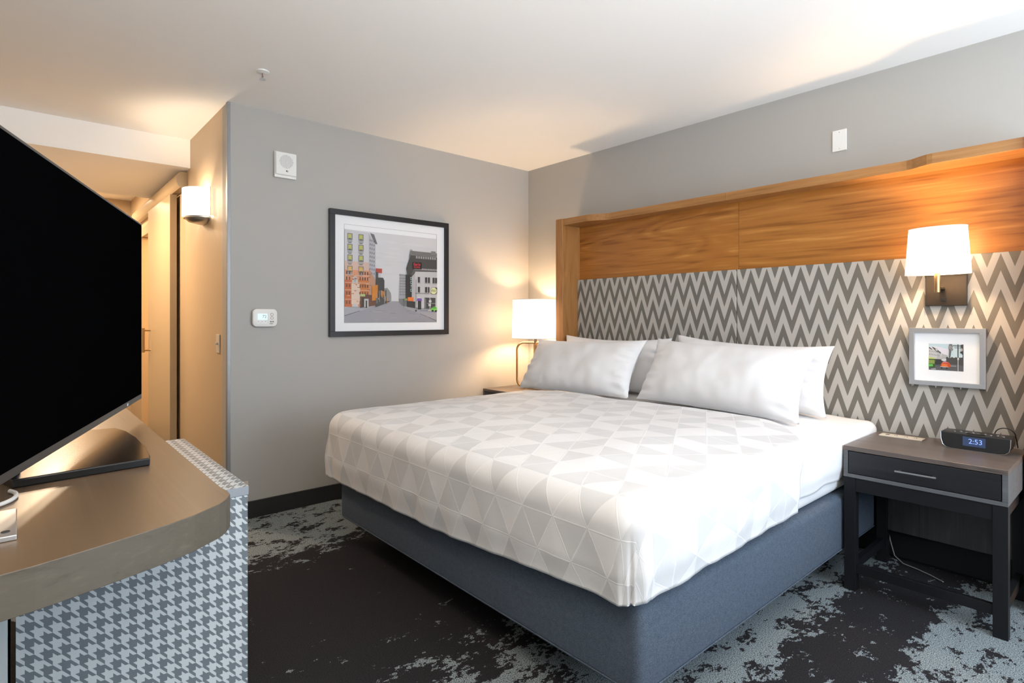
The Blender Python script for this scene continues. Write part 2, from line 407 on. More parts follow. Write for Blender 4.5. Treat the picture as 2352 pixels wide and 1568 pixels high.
for nm, x0, x1, m in (('a', XL, 1.961, m_chevL), ('b', 1.964, XR, m_chevR)):
    l, rz = LOC[h.name]
    o = obj('fabric_panel', bx(x0, x1, -.066, -.004, .60, 1.53, .004), m, h)
    # pattern is laid out in room coordinates: shift back by the headboard's base
    for nd in m.node_tree.nodes:
        if nd.type == 'TEX_COORD':
            sep = nd.outputs['Object'].links[0].to_node
            va = m.node_tree.nodes.new('ShaderNodeVectorMath'); va.operation = 'ADD'; va.inputs[1].default_value = l
            m.node_tree.links.new(nd.outputs['Object'], va.inputs[0]); m.node_tree.links.new(va.outputs[0], sep.inputs[0])

# ------------------------------------------------------------ bed
bb = thing('platform_bed', 'slate blue upholstered platform base under the king bed', 'bed base', (1.74, -1.1, 0))
obj('upholstered_box', bx(.765, 2.722, -2.098, -.09, .150, .415, .03, 4), m_uph, bb, True)
obj('plinth', bx(1.0, 2.48, -1.85, -.15, .0, .151), m_blackm, bb)
b = tube([(.80, -2.100, .172), (2.69, -2.100, .172), (2.712, -2.092, .172), (2.7235, -2.07, .172), (2.7235, -.12, .172)], .0022, 8)
obj('piping', b, m_uph, bb, True)
mt = obj('mattress', bx(.785, 2.70, -2.08, -.085, .417, .690, .05, 5), m_sheet, None, True, base=(1.74, -1.1, .417))
tag(mt, 'thick white mattress lying on the slate bed base', 'mattress')

def sm(t): t = min(1, max(0, t)); return t * t * (3 - 2 * t)
def cloth(xl, xr, yf, headf, top, R_, hemf, foot=True, ns=220, nt_=200, crown=.03, amp=1., seed=0, flare=0.0, xlim=None, thick=.006):
    """grid draped over the bed; returns bmesh with UV = unfolded cloth coordinates"""
    bm = bmesh.new(); uvl = bm.loops.layers.uv.new('UVMap')
    HU = .36; q = PI / 2 * R_
    xi0, xi1, yi1 = xl + R_, xr - R_, yf + R_   # where the flat top ends
    S0, S1 = xi0 - HU, xi1 + HU; T1 = yi1 - (HU if foot else 0)
    P = []; UV = []
    for i in range(ns + 1):
        s = S0 + (S1 - S0) * i / ns; row = []; ru = []
        th = headf(s)
        for j in range(nt_ + 1):
            t = th + (T1 - th) * j / nt_
            ex = s - xi1 if s > xi1 else (s - xi0 if s < xi0 else 0.); ey = t - yi1 if (t < yi1 and foot) else 0.
            L = max(abs(ex), abs(ey)); r_ = math.hypot(ex, ey)
            cx, cy = min(max(s, xi0), xi1), (max(t, yi1) if foot else t)
            hem = hemf(cx, cy, ex, ey)            # height of the hem here
            Ltot = q + (top - R_ - hem)           # cloth length needed to reach it
            k = L / HU * Ltot
            if r_ > 0: dx, dy = ex / r_, ey / r_
            else: dx = dy = 0
            if k < q: a_ = k / R_; hh = R_ * math.sin(a_); dr = R_ * (1 - math.cos(a_))
            else: hh = R_; dr = R_ + (k - q)
            # soft crown of the top
            cr = crown * (sm((cx - xi0 + .02) / .35) * sm((xi1 + .02 - cx) / .35)) * (sm((cy - yi1 + .02) / .35) if foot else 1)
            hang = sm((k - q * .6) / .18)
            n_ = noise.noise(Vector((s * 4.1 + seed, t * 4.1, 1.3))) * .010 + noise.noise(Vector((s * 11 + seed, t * 11, 4.3))) * .0035
            along = (t if abs(ex) > abs(ey) else s)
            fold = hang * (noise.noise(Vector((along * 7.5 + seed, k * 1.5, 7.7))) * .012 + noise.noise(Vector((along * 19 + seed, k * 2, 2.7))) * .003) * (.3 + sm(k / Ltot) * .9)
            fold *= max(0, 1 - 1.5 * min(abs(dx), abs(dy)))
            if min(abs(dx), abs(dy)) > 0: fold -= .010 * hang * math.exp(-((math.atan2(abs(dy), abs(dx)) - .95) / .07) ** 2) * sm(k / Ltot)
            off = (n_ * .5 * (1 - hang * .4) + fold) * amp
            if hang: off += -.012 * sm((k / Ltot - .72) / .28)        # hem tucked slightly in
            if flare and dx < 0: off += flare * hang * sm(k / Ltot) * dx * dx
            z = top - dr + cr + (n_ * .6 * (1 - hang) * amp)
            x_ = cx + dx * (hh + off); y_ = cy + dy * (hh + off)
            if xlim and y_ > -.62 and z < .665: x_ = min(x_, xlim)
            row.append(bm.verts.new((x_, y_, z)))
            ru.append((cx + (ex / HU * Ltot), cy + (ey / HU * Ltot)))
        P.append(row); UV.append(ru)
    for i in range(ns):
        for j in range(nt_):
            f = bm.faces.new((P[i][j], P[i][j + 1], P[i + 1][j + 1], P[i + 1][j])); f.smooth = True
            for l, (a_, c_) in zip(f.loops, ((i, j), (i, j + 1), (i + 1, j + 1), (i + 1, j))): l[uvl].uv = UV[a_][c_]
    bmesh.ops.recalc_face_normals(bm, faces=bm.faces)
    bm.normal_update()
    if sum(f.normal.z for f in bm.faces) < 0: bmesh.ops.reverse_faces(bm, faces=bm.faces)
    return bm
def solid(o, th):
    md = o.modifiers.new('thickness', 'SOLIDIFY'); md.thickness = th; md.offset = -1; return o

def hem_duvet(x, y, ex, ey):
    w = .006 * noise.noise(Vector((x * 4, y * 4, 0)))
    f = .378 + .055 * sm((x - 1.6) / 1.1)
    r = .455 + .030 * sm((y + 2.0) / 1.3) - .0
    l = .385
    ax, ay = abs(ex), abs(ey)
    if ax + ay == 0: return f
    side = r if ex > 0 else l
    if ex == 0: return f + w
    k = ax / (ax + ay)
    return side * sm(k) + f * (1 - sm(k)) + w
def head_duvet(s):
    return -.715 - .06 * sm((1.3 - s) / .6) - .40 * sm((s - 2.45) / .45) - .02 * math.sin(s * 5)
dv = solid(obj('duvet', cloth(.705, 2.765, -2.165, head_duvet, .728, .085, hem_duvet, crown=.022, flare=.065, seed=3), m_duvet, None, True), .012)
tag(dv, 'white duvet with pale grey triangle pattern hanging over the bed foot', 'duvet')
sh = solid(obj('bed_sheet', cloth(.745, 2.726, -2.3, lambda s: -.09, .700, .045, lambda x, y, ex, ey: .490 + .01 * noise.noise(Vector((0, y * 6, 0))), foot=False, ns=160, nt_=90, crown=.012, amp=.5, seed=9, xlim=2.728), m_sheet, None, True), .004)
tag(sh, 'plain white sheet covering the mattress, showing beside the pillows', 'sheet')
# keep the sheet under the duvet only up to y = -1.35
me = sh.data; bmx = bmesh.new(); bmx.from_mesh(me)
bmesh.ops.delete(bmx, geom=[v for v in bmx.verts if v.co.y < -1.35], context='VERTS'); bmx.to_mesh(me); bmx.free()

def pillow(name, cx, yb, w, hgt, th, lean, label, zb=.735, yaw=0, roll=0, seed=0, group='white pillows on the bed'):
    """built lying in XZ, leaning back by `lean` about its bottom edge"""
    bm = bmesh.new(); n = 64; m_ = 44; sides = []
    for sg in (1, -1):
        g = []
        for i in range(n + 1):
            u = -1 + 2 * i / n; rw = []
            for j in range(m_ + 1):
                v = -1 + 2 * j / m_
                # pinched outline: edges bow inward between the corners
                X = u * (1 - .07 * (1 - abs(v) ** 2.0) * abs(u) ** 3) * w / 2
                Z = v * (1 - (.15 if v > 0 else .05) * (1 - abs(u) ** 2.2) * abs(v) ** 3) * hgt / 2
                prof = (max(0, 1 - abs(u) ** 3.2)) ** .55 * (max(0, 1 - abs(v) ** 2.6)) ** .6
                sag = 1 + .18 * (-v)
                T = th / 2 * prof * sag
                wr = noise.noise(Vector((X * 7 + seed, Z * 7, sg * 3))) * .010 + noise.noise(Vector((X * 17 + seed, Z * 13, sg * 5))) * .004
                edge = max(abs(u), abs(v))
                rad = sm((edge - .55) / .4) * sm((1.0 - edge) / .06 + .0)
                wr2 = (math.sin(Z * 95 + seed + X * 9) * .006 + noise.noise(Vector((X * 5, Z * 34, seed))) * .012) * rad * sm((abs(u) - .6) / .3)
                Y = -sg * (T + (wr * min(1, prof * 3) + wr2 * min(1, prof * 4)))
                rw.append(bm.verts.new((X, Y, Z + hgt / 2)))
            g.append(rw)
        sides.append(g)
        for i in range(n):
            for j in range(m_): bm.faces.new((g[i][j], g[i + 1][j], g[i + 1][j + 1], g[i][j + 1]))
    bmesh.ops.remove_doubles(bm, verts=bm.verts, dist=.0008)
    bmesh.ops.recalc_face_normals(bm, faces=bm.faces)
    M_ = Matrix.Rotation(yaw, 4, 'Z') @ Matrix.Rotation(-lean, 4, 'X') @ Matrix.Rotation(roll, 4, 'Y')
    bm.transform(M_)
    o = obj(name, bm, m_pillow, None, True); o.location = (cx, yb, zb); LOC[o.name] = (Vector((cx, yb, zb)), 0)
    return tag(o, label, 'pillow', group)
pillow('pillow', 1.13, -.30, .93, .385, .17, R(14), 'white pillow behind the front left pillow, nearest the table lamp', yaw=R(1), seed=1, zb=.725)
pillow('pillow', 2.085, -.27, .95, .375, .17, R(10), 'white pillow behind the front right pillow, corner showing by the zigzag panel', yaw=R(-2), roll=R(2.2), seed=5, zb=.735)
pillow('pillow', 1.075, -.63, .95, .415, .19, R(32), 'front left white pillow leaning on the one behind, toward the lamp side', yaw=R(2), roll=R(-1.2), seed=11, zb=.730)
pillow('pillow', 2.06, -.575, .97, .42, .20, R(30), 'front right white pillow leaning on the one behind, toward the alarm clock side', yaw=R(-1), roll=R(1.2), seed=17, zb=.730)

# ------------------------------------------------------------ nightstands
def nightstand(label, x0, x1, front=-.575, back=-.075, group='dark one-drawer nightstands either side of the bed'):
    t = thing('nightstand', label, 'nightstand', ((x0 + x1) / 2, (front + back) / 2, 0), 0, group)
    w = x1 - x0
    obj('top', bx(x0, x1, front, back, .632, .652, .0015), m_nstop, t)
    b = bx(x0, x0 + .018, front, back, .512, .632, .001); bx(x1 - .018, x1, front, back, .512, .632, .001, bm=b)
    bx(x0 + .018, x1 - .018, front, back, .512, .528, .001, bm=b); bx(x0 + .018, x1 - .018, back - .0, back + .015, .528, .632, bm=b)
    obj('case', b, m_nsbox, t)
    dr = obj('drawer', bx(x0 + .021, x1 - .021, front + .002, back - .05, .531, .629, .001), m_nsdrw, t)
    b = bx(x0 + .205, x1 - .22, front - .024, front - .018, .576, .583, .001)
    for x in (x0 + .215, x1 - .235): bx(x, x + .008, front - .020, front + .003, .577, .582, bm=b)
    obj('handle', b, m_steel, dr, label='brushed steel bar handle')
    for xa in (x0 + .001, x1 - .047):
        for ya in (front + .004, back - .046): obj('leg', bx(xa, xa + .046, ya, ya + .046, 0, .512, .001), m_nsleg, t)
    obj('rail', bx(x0 + .047, x1 - .047, front + .008, front + .030, .450, .512, .001), m_nsleg, t)
    for xa in (x0 + .012, x1 - .036): obj('rail', bx(xa, xa + .024, front + .05, back - .046, .450, .512, .001), m_nsleg, t)
    obj('stretcher', bx(x0 + .047, x1 - .047, front + .014, front + .040, .080, .120, .001), m_nsleg, t)
    for xa in (x0 + .012, x1 - .036): obj('stretcher', bx(xa, xa + .024, front + .05, back - .046, .080, .120, .001), m_nsleg, t)
    obj('back_panel', bx(x0 + .048, x1 - .048, back - .030, back - .016, .165, .512), m_nsback, t)
    return t
nightstand('dark grey wood nightstand with one drawer under the alarm clock and wall sconce', 2.733, 3.303)
nightstand('dark nightstand in the corner behind the bed, carrying the table lamp', .035, .560, front=-.54, back=-.02)

# ------------------------------------------------------------ table lamp
LX, LY = .318, -.215
t = thing('table_lamp', 'lit table lamp with white drum shade and looped brass base in the corner', 'lamp', (LX, LY, .652))
obj('lamp_shade', lathe([(.192, 1.065), (.186, 1.378)], LX, LY, 64, cap=False), m_shade, t, True)
obj('shade_trim', tube([(LX + .186 * math.cos(2 * PI * k / 64), LY + .186 * math.sin(2 * PI * k / 64), 1.378) for k in range(64)], .0025, 6, True), m_white, t, True)
b = tube([(LX + .192 * math.cos(2 * PI * k / 64), LY + .192 * math.sin(2 * PI * k / 64), 1.065) for k in range(64)], .0025, 6, True)
obj('shade_trim', b, m_white, t, True)
loop = [(LX + x * .80, LY - x * -.60, z) for x, z in rrect(-.155, .155, .662, 1.027, .06)]
obj('loop_frame', tube(loop, .0085, 10, True), m_gold, t, True)
obj('stem', bx(LX - .020, LX + .020, LY - .006, LY + .006, .662, 1.03, .002), m_gold, t)
obj('lamp_base', bx(LX - .085, LX + .085, LY - .055, LY + .055, .6525, .662, .003), m_gold, t)
b = lathe([(.012, 1.028), (.012, 1.06), (.018, 1.062), (.018, 1.12), (.010, 1.125)], LX, LY, 20)
tube([(LX - .012, LY, 1.045), (LX - .03, LY, 1.045)], .004, 8, bm=b)
obj('socket', b, m_bronze, t, True)
obj('bulb', lathe([(.004, 1.126), (.014, 1.135), (.028, 1.17), (.031, 1.20), (.024, 1.228), (.006, 1.24)], LX, LY, 20), bulb_mat('table_bulb', WARM, 480), t, True)

# ------------------------------------------------------------ bedside wall sconce
SX, SY = 3.0, -.182
t = thing('wall_sconce', 'bedside wall sconce with white oval shade and dark square backplate', 'wall light', (SX, -.067, 1.29))
def oval(z, a, b_, n=72): return [(SX + a * math.cos(2 * PI * k / n), SY + b_ * math.sin(2 * PI * k / n), z) for k in range(n)]
def ring_surface(rings):
    bm = bmesh.new(); V = [[bm.verts.new(p) for p in r] for r in rings]
    for A, B in zip(V, V[1:]):
        for k in range(len(A)): bm.faces.new((A[k], A[(k + 1) % len(A)], B[(k + 1) % len(B)], B[k]))
    bmesh.ops.recalc_face_normals(bm, faces=bm.faces); return bm
obj('lamp_shade', ring_surface([oval(1.437, .127, .072), oval(1.652, .112, .062)]), m_shade, t, True)
for q_ in ((1.437, .127, .072), (1.652, .112, .062)): obj('shade_trim', tube(oval(*q_), .002, 6, True), m_white, t, True)
obj('backplate', bx(2.932, 3.092, -.084, -.0665, 1.290, 1.455, .002), m_bronze, t)
b = lathe([(.0125, 1.352), (.0125, 1.50)], SX, SY, 20); obj('stem', b, m_gold, t, True)
obj('arm', tube([(SX, SY + .01, 1.372), (SX, -.084, 1.372)], .010, 14), m_bronze, t, True)
b = bx(2.995, 3.014, -.088, -.084, 1.312, 1.328, .001); obj('switch', b, m_blackm, t)
obj('bulb', lathe([(.006, 1.50), (.02, 1.52), (.026, 1.545), (.02, 1.572), (.004, 1.582)], SX, SY, 18), bulb_mat('sconce_bulb', WARM, 520), t, True)

# ------------------------------------------------------------ entry wall sconce
t = thing('entry_sconce', 'glowing half-round opal glass sconce on the beige entry wall', 'wall light', (-.54, -2.461, 1.87))
def halfr(z, w, p, n=30): return [(-.54 + w * math.cos(PI + PI * k / n), -2.462 + p * math.sin(PI + PI * k / n), z) for k in range(n + 1)]
bm = bmesh.new(); V = [[bm.verts.new(p) for p in halfr(z, .128, .135)] for z in (1.905, 2.085)]
for k in range(30): bm.faces.new((V[0][k], V[0][k + 1], V[1][k + 1], V[1][k]))
obj('glass_diffuser', bm, m_glassh, t, True)
obj('metal_band', prism([(x, y) for x, y, z in halfr(0, .120, .128)], 1.888, 1.902, 'z', .001), m_steel, t, True)
bm = bmesh.new(); rg = [halfr(1.888, .112, .12), halfr(1.87, .095, .10), halfr(1.858, .05, .055)]
V = [[bm.verts.new(p) for p in r] for r in rg]
for A, B in zip(V, V[1:]):
    for k in range(30): bm.faces.new((A[k], A[k + 1], B[k + 1], B[k]))
bm.faces.new(V[2]); bm.faces.new(V[0]); bmesh.ops.recalc_face_normals(bm, faces=bm.faces)
obj('bottom_cap', bm, m_steel, t, True)
obj('bulb', lathe([(.006, 1.93), (.02, 1.945), (.02, 2.00), (.006, 2.012)], -.54, -2.52, 16), bulb_mat('entry_bulb', (1, .80, .58), 300), t, True)
obj('backplate', bx(-.67, -.41, -2.4625, -2.460, 1.87, 2.09, .0005), m_steel, t)

# ------------------------------------------------------------ television and desk
DT = .880
def desk_outline():
    c = [(2.448, -3.088), (2.478, -3.103), (2.500, -3.121), (2.515, -3.142), (2.536, -3.170), (2.555, -3.208), (2.570, -3.245), (2.590, -3.302), (2.606, -3.351), (2.618, -3.391), (2.626, -3.43), (2.64, -3.52), (2.648, -3.62), (2.65, -3.74), (2.65, -3.93)]
    return [(.85, -3.93), (.85, -3.090), (2.38, -3.090), (2.42, -3.083 - .003)] + c
t = thing('desk', 'light wood desktop with a bowed edge, carrying the television', 'desk', (1.75, -3.52, 0))
P = desk_outline()
b = prism(P, .8145, DT, 'z', .0012); b.faces.ensure_lookup_table()
b.normal_update()
for f in b.faces: f.material_index = 0 if abs(f.normal.z) > .7 else 1
obj('desktop', b, [m_desk, m_deske], t)
for x in (.87,): 
    for y in (-3.15, -3.88): obj('leg', bx(x, x + .05, y - .05, y, 0, .8145, .002), m_nsleg, t)
t = thing('houndstooth_cabinet', 'low cabinet clad in grey houndstooth laminate under the desktop corner', 'cabinet', (1.81, -3.195, 0))
b = bx(1.444, 2.179, -3.413, -2.977, .02, .792, .0006); b.normal_update()
for f in b.faces: f.material_index = 0 if abs(f.normal.x) > .7 else 1
obj('case', b, [m_houndx, m_houndy], t)
b = bx(1.444, 2.181, -3.413, -2.975, .793, .814, .0006); b.normal_update()
for f in b.faces: f.material_index = 0 if f.normal.z > .7 else 1
obj('top_panel', b, [m_houndz, m_trimgrey], t)
t = thing('pale_cabinet', 'plain pale grey cabinet beside the houndstooth one, under the desktop', 'cabinet', (1.81, -3.69, 0))
obj('case', bx(1.444, 2.170, -3.92, -3.425, .02, .813, .002), m_pale, t)
obj('kick', bx(1.47, 2.14, -3.90, -3.44, 0, .021), m_blackm, t)
obj('kick', bx(1.47, 2.15, -3.39, -3.0, 0, .021), m_blackm, bpy.data.objects['houndstooth_cabinet'])

# television: local x along the panel, far end = -x
tv = thing('television', 'large flat black television on the desk, turned toward the bed', 'television', (1.83, -3.262, DT), math.atan2(-.314, .949))
z0, z1 = .9475 - DT, 1.566 - DT; hw = .556
obj('screen', bx(-hw + .008, hw + .03 - .008, .006, .0098, z0 + .018, z1 - .007), m_screen, tv, local=True)
obj('bezel', prism([(-hw, z0), (hw + .03, z0), (hw + .03, z1), (-hw, z1)], -.022, .0088, 'y', .002), m_bezel, tv, local=True)
obj('rear_shell', bx(-.42, .45, -.055, -.0215, z0 + .03, z1 - .2, .012), m_blackm, tv, local=True)
obj('logo', bx(-.352, -.340, .0088, .0098, z0 + .004, z0 + .012), m_white, tv, local=True)
# stand
s = prism([(2.088, -3.172), (2.055, -3.166), (1.925, -3.158), (1.79, -3.158), (1.66, -3.168), (1.585, -3.185), (1.545, -3.42), (1.70, -3.452), (1.85, -3.458), (2.0, -3.452), (2.118, -3.418)], DT + .0003, DT + .019, 'z', .003)
obj('stand_base', s, m_black, tv)
obj('stand_neck', bx(1.97, 2.05, -3.445, -3.405, DT + .018, .96, .006), m_black, tv)

t = thing('desk_outlet', 'grey metal outlet plate set flat on the desktop', 'outlet', (2.395, -3.46, DT))
obj('plate', bx(2.312, 2.478, -3.53, -3.411, DT + .0003, DT + .009, .0015), m_silver, t)
obj('screw', lathe([(.006, DT + .0088), (.006, DT + .0098)], 2.452, -3.425, 16), m_dark, t)
pts = [(2.19 + .06 * math.cos(R(a)) * 1.2, -3.47 + .058 * math.sin(R(a)), DT + .0045) for a in range(-60, 125, 8)]
tag(obj('cable', tube(pts, .004, 8), m_white, None, True, base=(2.19, -3.47, DT)), 'pale grey cable curling on the desktop below the television', 'cable')

# ------------------------------------------------------------ street-scene picture on the left wall
t = thing('framed_picture', 'large black framed street photograph with white mat on the left wall', 'picture', (.001, -1.355, 1.103))
y0, y1, z0, z1 = -1.836, -.874, 1.103, 1.967
fw = .036
def frame_bm(u0, u1, v0, v1, fw, d0, d1, ax):
    def F(a0, a1, c0, c1, bm): 
        return bx(d0, d1, a0, a1, c0, c1, .0012, bm=bm) if ax == 'x' else bx(a0, a1, -d1, -d0, c0, c1, .0012, bm=bm)
    b = F(u0, u1, v1 - fw, v1, None); F(u0, u1, v0, v0 + fw, b); F(u0, u0 + fw, v0 + fw, v1 - fw, b); F(u1 - fw, u1, v0 + fw, v1 - fw, b); return b
obj('frame', frame_bm(y0, y1, z0, z1, fw, .001, .030, 'x'), m_frame, t)
obj('mat_board', bx(.001, .014, y0 + fw, y1 - fw, z0 + fw, z1 - fw), m_mat, t)
g = .55
pw, ph = .748, .640; pc = FX(.0143, -1.354, 1.518)
rng = random.Random(4)
A = []
def q(c, *pts): A.append((c, list(pts)))
def gr(v, b=0): return (v, v, v * (1 + b))
q(gr(.60, .04), (0, 0), (1, 0), (1, 1), (0, 1))
for k in range(26):  # cloud streaks
    x, y_, w_, h_ = rng.random() * .6 + .3, .5 + rng.random() * .45, .1 + rng.random() * .2, .01 + rng.random() * .03
    q(gr(.57 + rng.random() * .06, .04), (max(0,x - w_ / 2), y_), (min(1,x), y_ - h_ / 2), (min(1, x + w_ / 2), y_), (min(1,x), y_ + h_ / 2))
q(gr(.30, .1), (0, 0), (1, 0), (1, .17), (.55, .24), (.47, .24), (0, .15))            # street
q(gr(.36, .08), (0, .075), (.18, .135), (.42, .225), (.0, .16)); q(gr(.36, .08), (1, .02), (.72, .13), (.6, .18), (1, .16))
q(gr(.10), (0, .07), (.15, .125), (.15, .13), (0, .078)); q(gr(.10), (1, .012), (.8, .10), (.8, .104), (1, .02))
for k in range(30):
    x, y_ = rng.random() * .7 + .12, rng.random() * .13 + .005; w_ = .03 + rng.random() * .09
    q(gr(.22 + rng.random() * .14, .1), (x, y_), (x + w_, y_ + .002), (x + w_ * .8, y_ + .007), (x + .01, y_ + .006))
q(gr(.40, .05), (.44, .23), (.48, .23), (.48, .30), (.46, .36), (.44, .38)); q(gr(.2), (.56, .23), (.60, .19), (.66, .18), (.66, .42), (.60, .40), (.56, .30))
q(gr(.36, .04), (.56, .27), (.65, .27), (.65, .55), (.57, .555)); q(gr(.28), (.565, .535), (.65, .53), (.65, .545), (.565, .55))
for r_ in range(7):
    for c_ in range(4): q(gr(.2), *box4(.572 + c_ * .02, .31 + r_ * .031, .582 + c_ * .02, .327 + r_ * .031))
# tall pale building on the left
q(gr(.52, .06), (0, .17), (.24, .17), (.24, .985), (0, 1.0)); q(gr(.40, .1), (.24, .19), (.31, .215), (.31, .86), (.24, .985))
q(gr(.14, .1), (.255, .985), (.295, .975), (.33, .87), (.308, .87)); 
for k in range(12):
    for j in range(3): q(gr(.12), *[(x, z) for x, z in box4(.25 + j * .02, .40 + k * .045 + j * -.004, .257 + j * .02, .422 + k * .045 - j * .004)])
q((.56, .40, .34), (0, .17), (.24, .17), (.24, .66), (0, .66)); q((.60, .27, .15), (0, .17), (.24, .17), (.24, .57), (0, .57)); q((.42, .24, .16), (.24, .19), (.31, .215), (.31, .47), (.24, .60))
for z in (.955, .84, .725, .605):
    for x in (.03, .14):
        q(gr(.16), *box4(x - .004, z - .065, x + .046, z + .006)); q((.42, .43, .12) if z > .65 else (.60, .38, .08), *box4(x + .002, z - .05, x + .038, z - .002))
        q(gr(.12), *box4(x + .012, z - .065, x + .03, z - .045)); q(gr(.30), *box4(x - .004, z - .088, x + .044, z - .070)); q(gr(.14), *box4(x + .004, z - .10, x + .036, z - .09))
q((.50, .12, .03), (.0, .17), (.075, .17), (.075, .46), (0, .46)); q((.52, .17, .04), (.13, .33), (.24, .30), (.24, .46), (.13, .47))
q(gr(.48), (.07, .17), (.13, .17), (.13, .45), (.115, .50), (.085, .50), (.07, .45)); q((.65, .50, .40), *box4(.065, .20, .15, .42)); q(gr(.35), *box4(.09, .44, .11, .49))
for k in range(30):
    x, y_ = rng.random() * .24, .2 + rng.random() * .33
    q(rng.choice([(.42, .13, .04), (.55, .30, .16), (.30, .12, .06), (.48, .18, .06)]), *box4(x, y_, x + .012 + rng.random() * .025, y_ + .004 + rng.random() * .012))
for z in (.20, .30, .38, .46, .52):
    for x in (.012, .04, .145, .17, .195, .22): q((.13, .06, .04), *box4(x, z, x + .012, z + .034))
    q((.60, .42, .32), *box4(0, z + .048, .24, z + .054))
q((.12, .05, .03), (.15, .16), (.31, .19), (.31, .30), (.15, .31)); q((.42, .50, .20), *box4(.15, .285, .20, .31)); q((.05, .03, .02), *box4(.165, .17, .20, .27))
q(gr(.45), *box4(.19, .17, .235, .26)); q(gr(.05), *box4(.205, .16, .22, .24))
q(gr(.05), (.31, .20), (.40, .23), (.40, .47), (.385, .50), (.31, .50)); q((.40, .06, .04), *box4(.31, .55, .375, .60)); q(gr(.5), *box4(.335, .50, .36, .54)); q(gr(.07), *box4(.31, .50, .335, .56))
q((.55, .20, .02), (.27, .24), (.33, .25), (.33, .42), (.27, .40)); q((.45, .18, .03), (.36, .25), (.42, .25), (.42, .34), (.36, .36))
q(gr(.07), (.31, .17), (.47, .24), (.47, .27), (.44, .30), (.31, .27)); q(gr(.25), (.40, .24), (.47, .24), (.47, .33), (.43, .39), (.40, .38))
for k in range(14): q(rng.choice([(.5, .22, .03), gr(.3), gr(.02), gr(.5)]), *box4(.32 + k * .008, .20 + rng.random() * .12, .325 + k * .008, .25 + rng.random() * .12))
# dark and pale corner block on the right
q(gr(.06), (.64, .62), (.69, .78), (1, .78), (1, .55), (.72, .55), (.66, .50)); q(gr(.16), (.67, .74), (.69, .785), (1, .785), (1, .825), (.70, .83), (.69, .84))
q(gr(.20), *box4(.93, .80, .985, .845)); q(gr(.35), *box4(.69, .83, .71, .845))
for k in range(9): q(gr(.32), *box4(.75 + k * .027, .745, .768 + k * .027, .775))
q(gr(.42, .03), (.70, .17), (.74, .20), (.74, .58), (.70, .52)); q(gr(.50, .03), (.74, .17), (1, .155), (1, .60), (.74, .59)); q(gr(.10), (.70, .53), (.74, .59), (1, .60), (1, .64), (.73, .625), (.69, .55))
for k in range(20): q(gr(.5), *box4(.735 + k * .0135, .615, .742 + k * .0135, .63))
q(gr(.30), *box4(.74, .33, 1, .345))
for z in (.50, .385):
    for x in (.77, .855, .888, .945, .975): q(gr(.05), *box4(x, z - .035, x + .026, z + .03)); q(gr(.25), *box4(x - .003, z - .045, x + .03, z - .037))
q(gr(.04), *box4(.77, .15, .81, .25)); q((.20, .10, .42), (.755, .25), (.82, .25), (.812, .28), (.765, .28)); q(gr(.6), *box4(.77, .28, .80, .295))
q(gr(.06), *box4(.85, .16, .98, .29)); q(gr(.4), *box4(.86, .165, .865, .28)); q(gr(.4), *box4(.92, .165, .925, .28)); q(gr(.4), *box4(.88, .22, .98, .225))
q(gr(.04), (.65, .18), (.74, .165), (.74, .24), (.65, .25)); q(gr(.03), *box4(.635, .25, .70, .55)); q((.75, .19, .04), (.655, .245), (.72, .245), (.72, .29), (.655, .29))
q(gr(.08), *box4(.748, .13, .752, .50)); q(gr(.05), *box4(.742, .125, .758, .14)); q((.25, .30, .10), *box4(.615, .25, .65, .275))
for z in (.12, .16): q(gr(.05), *box4(.61, z + .05, .613, z + .11))
q(gr(.6), *box4(.908, .14, .914, .42)); q(gr(.55), *box4(.895, .19, .925, .215)); q(gr(.6), *box4(.90, .235, .93, .26)); q(gr(.5), *box4(.89, .13, .935, .15))
q(gr(.015), *box4(.705, .62, .815, .70))
ck = lambda cx, cy, rx, ry, n=24: [(cx + rx * math.cos(2 * PI * k / n), cy + ry * math.sin(2 * PI * k / n)) for k in range(n)]
q(gr(.03), *ck(.958, .372, .042, .0375 * pw / ph)); q((.68, .72, .38), *ck(.957, .373, .038, .034 * pw / ph))
q((.18, .55, .10), (.925, .135), (1, .13), (1, .175), (.975, .185), (.945, .18), (.925, .16)); q(gr(.02), *ck(.945, .135, .012, .012)); q(gr(.02), *ck(.985, .132, .012, .012)); q((.05, .2, .04), *box4(.94, .165, .985, .175))
A = [(c, [(min(1, max(0, a_)), min(1, max(0, b_))) for a_, b_ in p]) for c, p in A]
art(t, 'street_print', A, pc, pw, ph)
zt = .0143 + len(A) * .00003 + .0004
def sign(s, u_, v_, size, mat, parent, nm='lettering', sx=1):
    yy_ = -1.354 + (u_ - .5) * pw; zz_ = 1.518 + (v_ - .5) * ph
    return obj(nm, text_bm(s, size, FX(zt, yy_, zz_) @ Matrix.Scale(sx, 4, (1, 0, 0))), mat, parent)
m_neon = Mat('red_ink', (.75, .03, .05), .5).m; m_teal = Mat('teal_ink', (.45, .62, .62), .5).m; m_purple = Mat('violet_ink', (.25, .15, .6), .5).m
sign('Earle', .76, .674, .030, m_neon, t, sx=1.0); sign('HOTEL', .762, .640, .018, m_neon, t)
sign('ESSO', .957, .373, .022, m_dark, t, sx=.95)
for k, ch in enumerate('DOYD'): sign(ch, .692, .505 - k * .045, .030, m_teal, t, sx=.8)
obj('print_edge', frame_bm(-1.354 - pw / 2 - .002, -1.354 + pw / 2 + .002, 1.518 - ph / 2 - .002, 1.518 + ph / 2 + .035, .0012, .014, .0146, 'x'), m_grey, t)

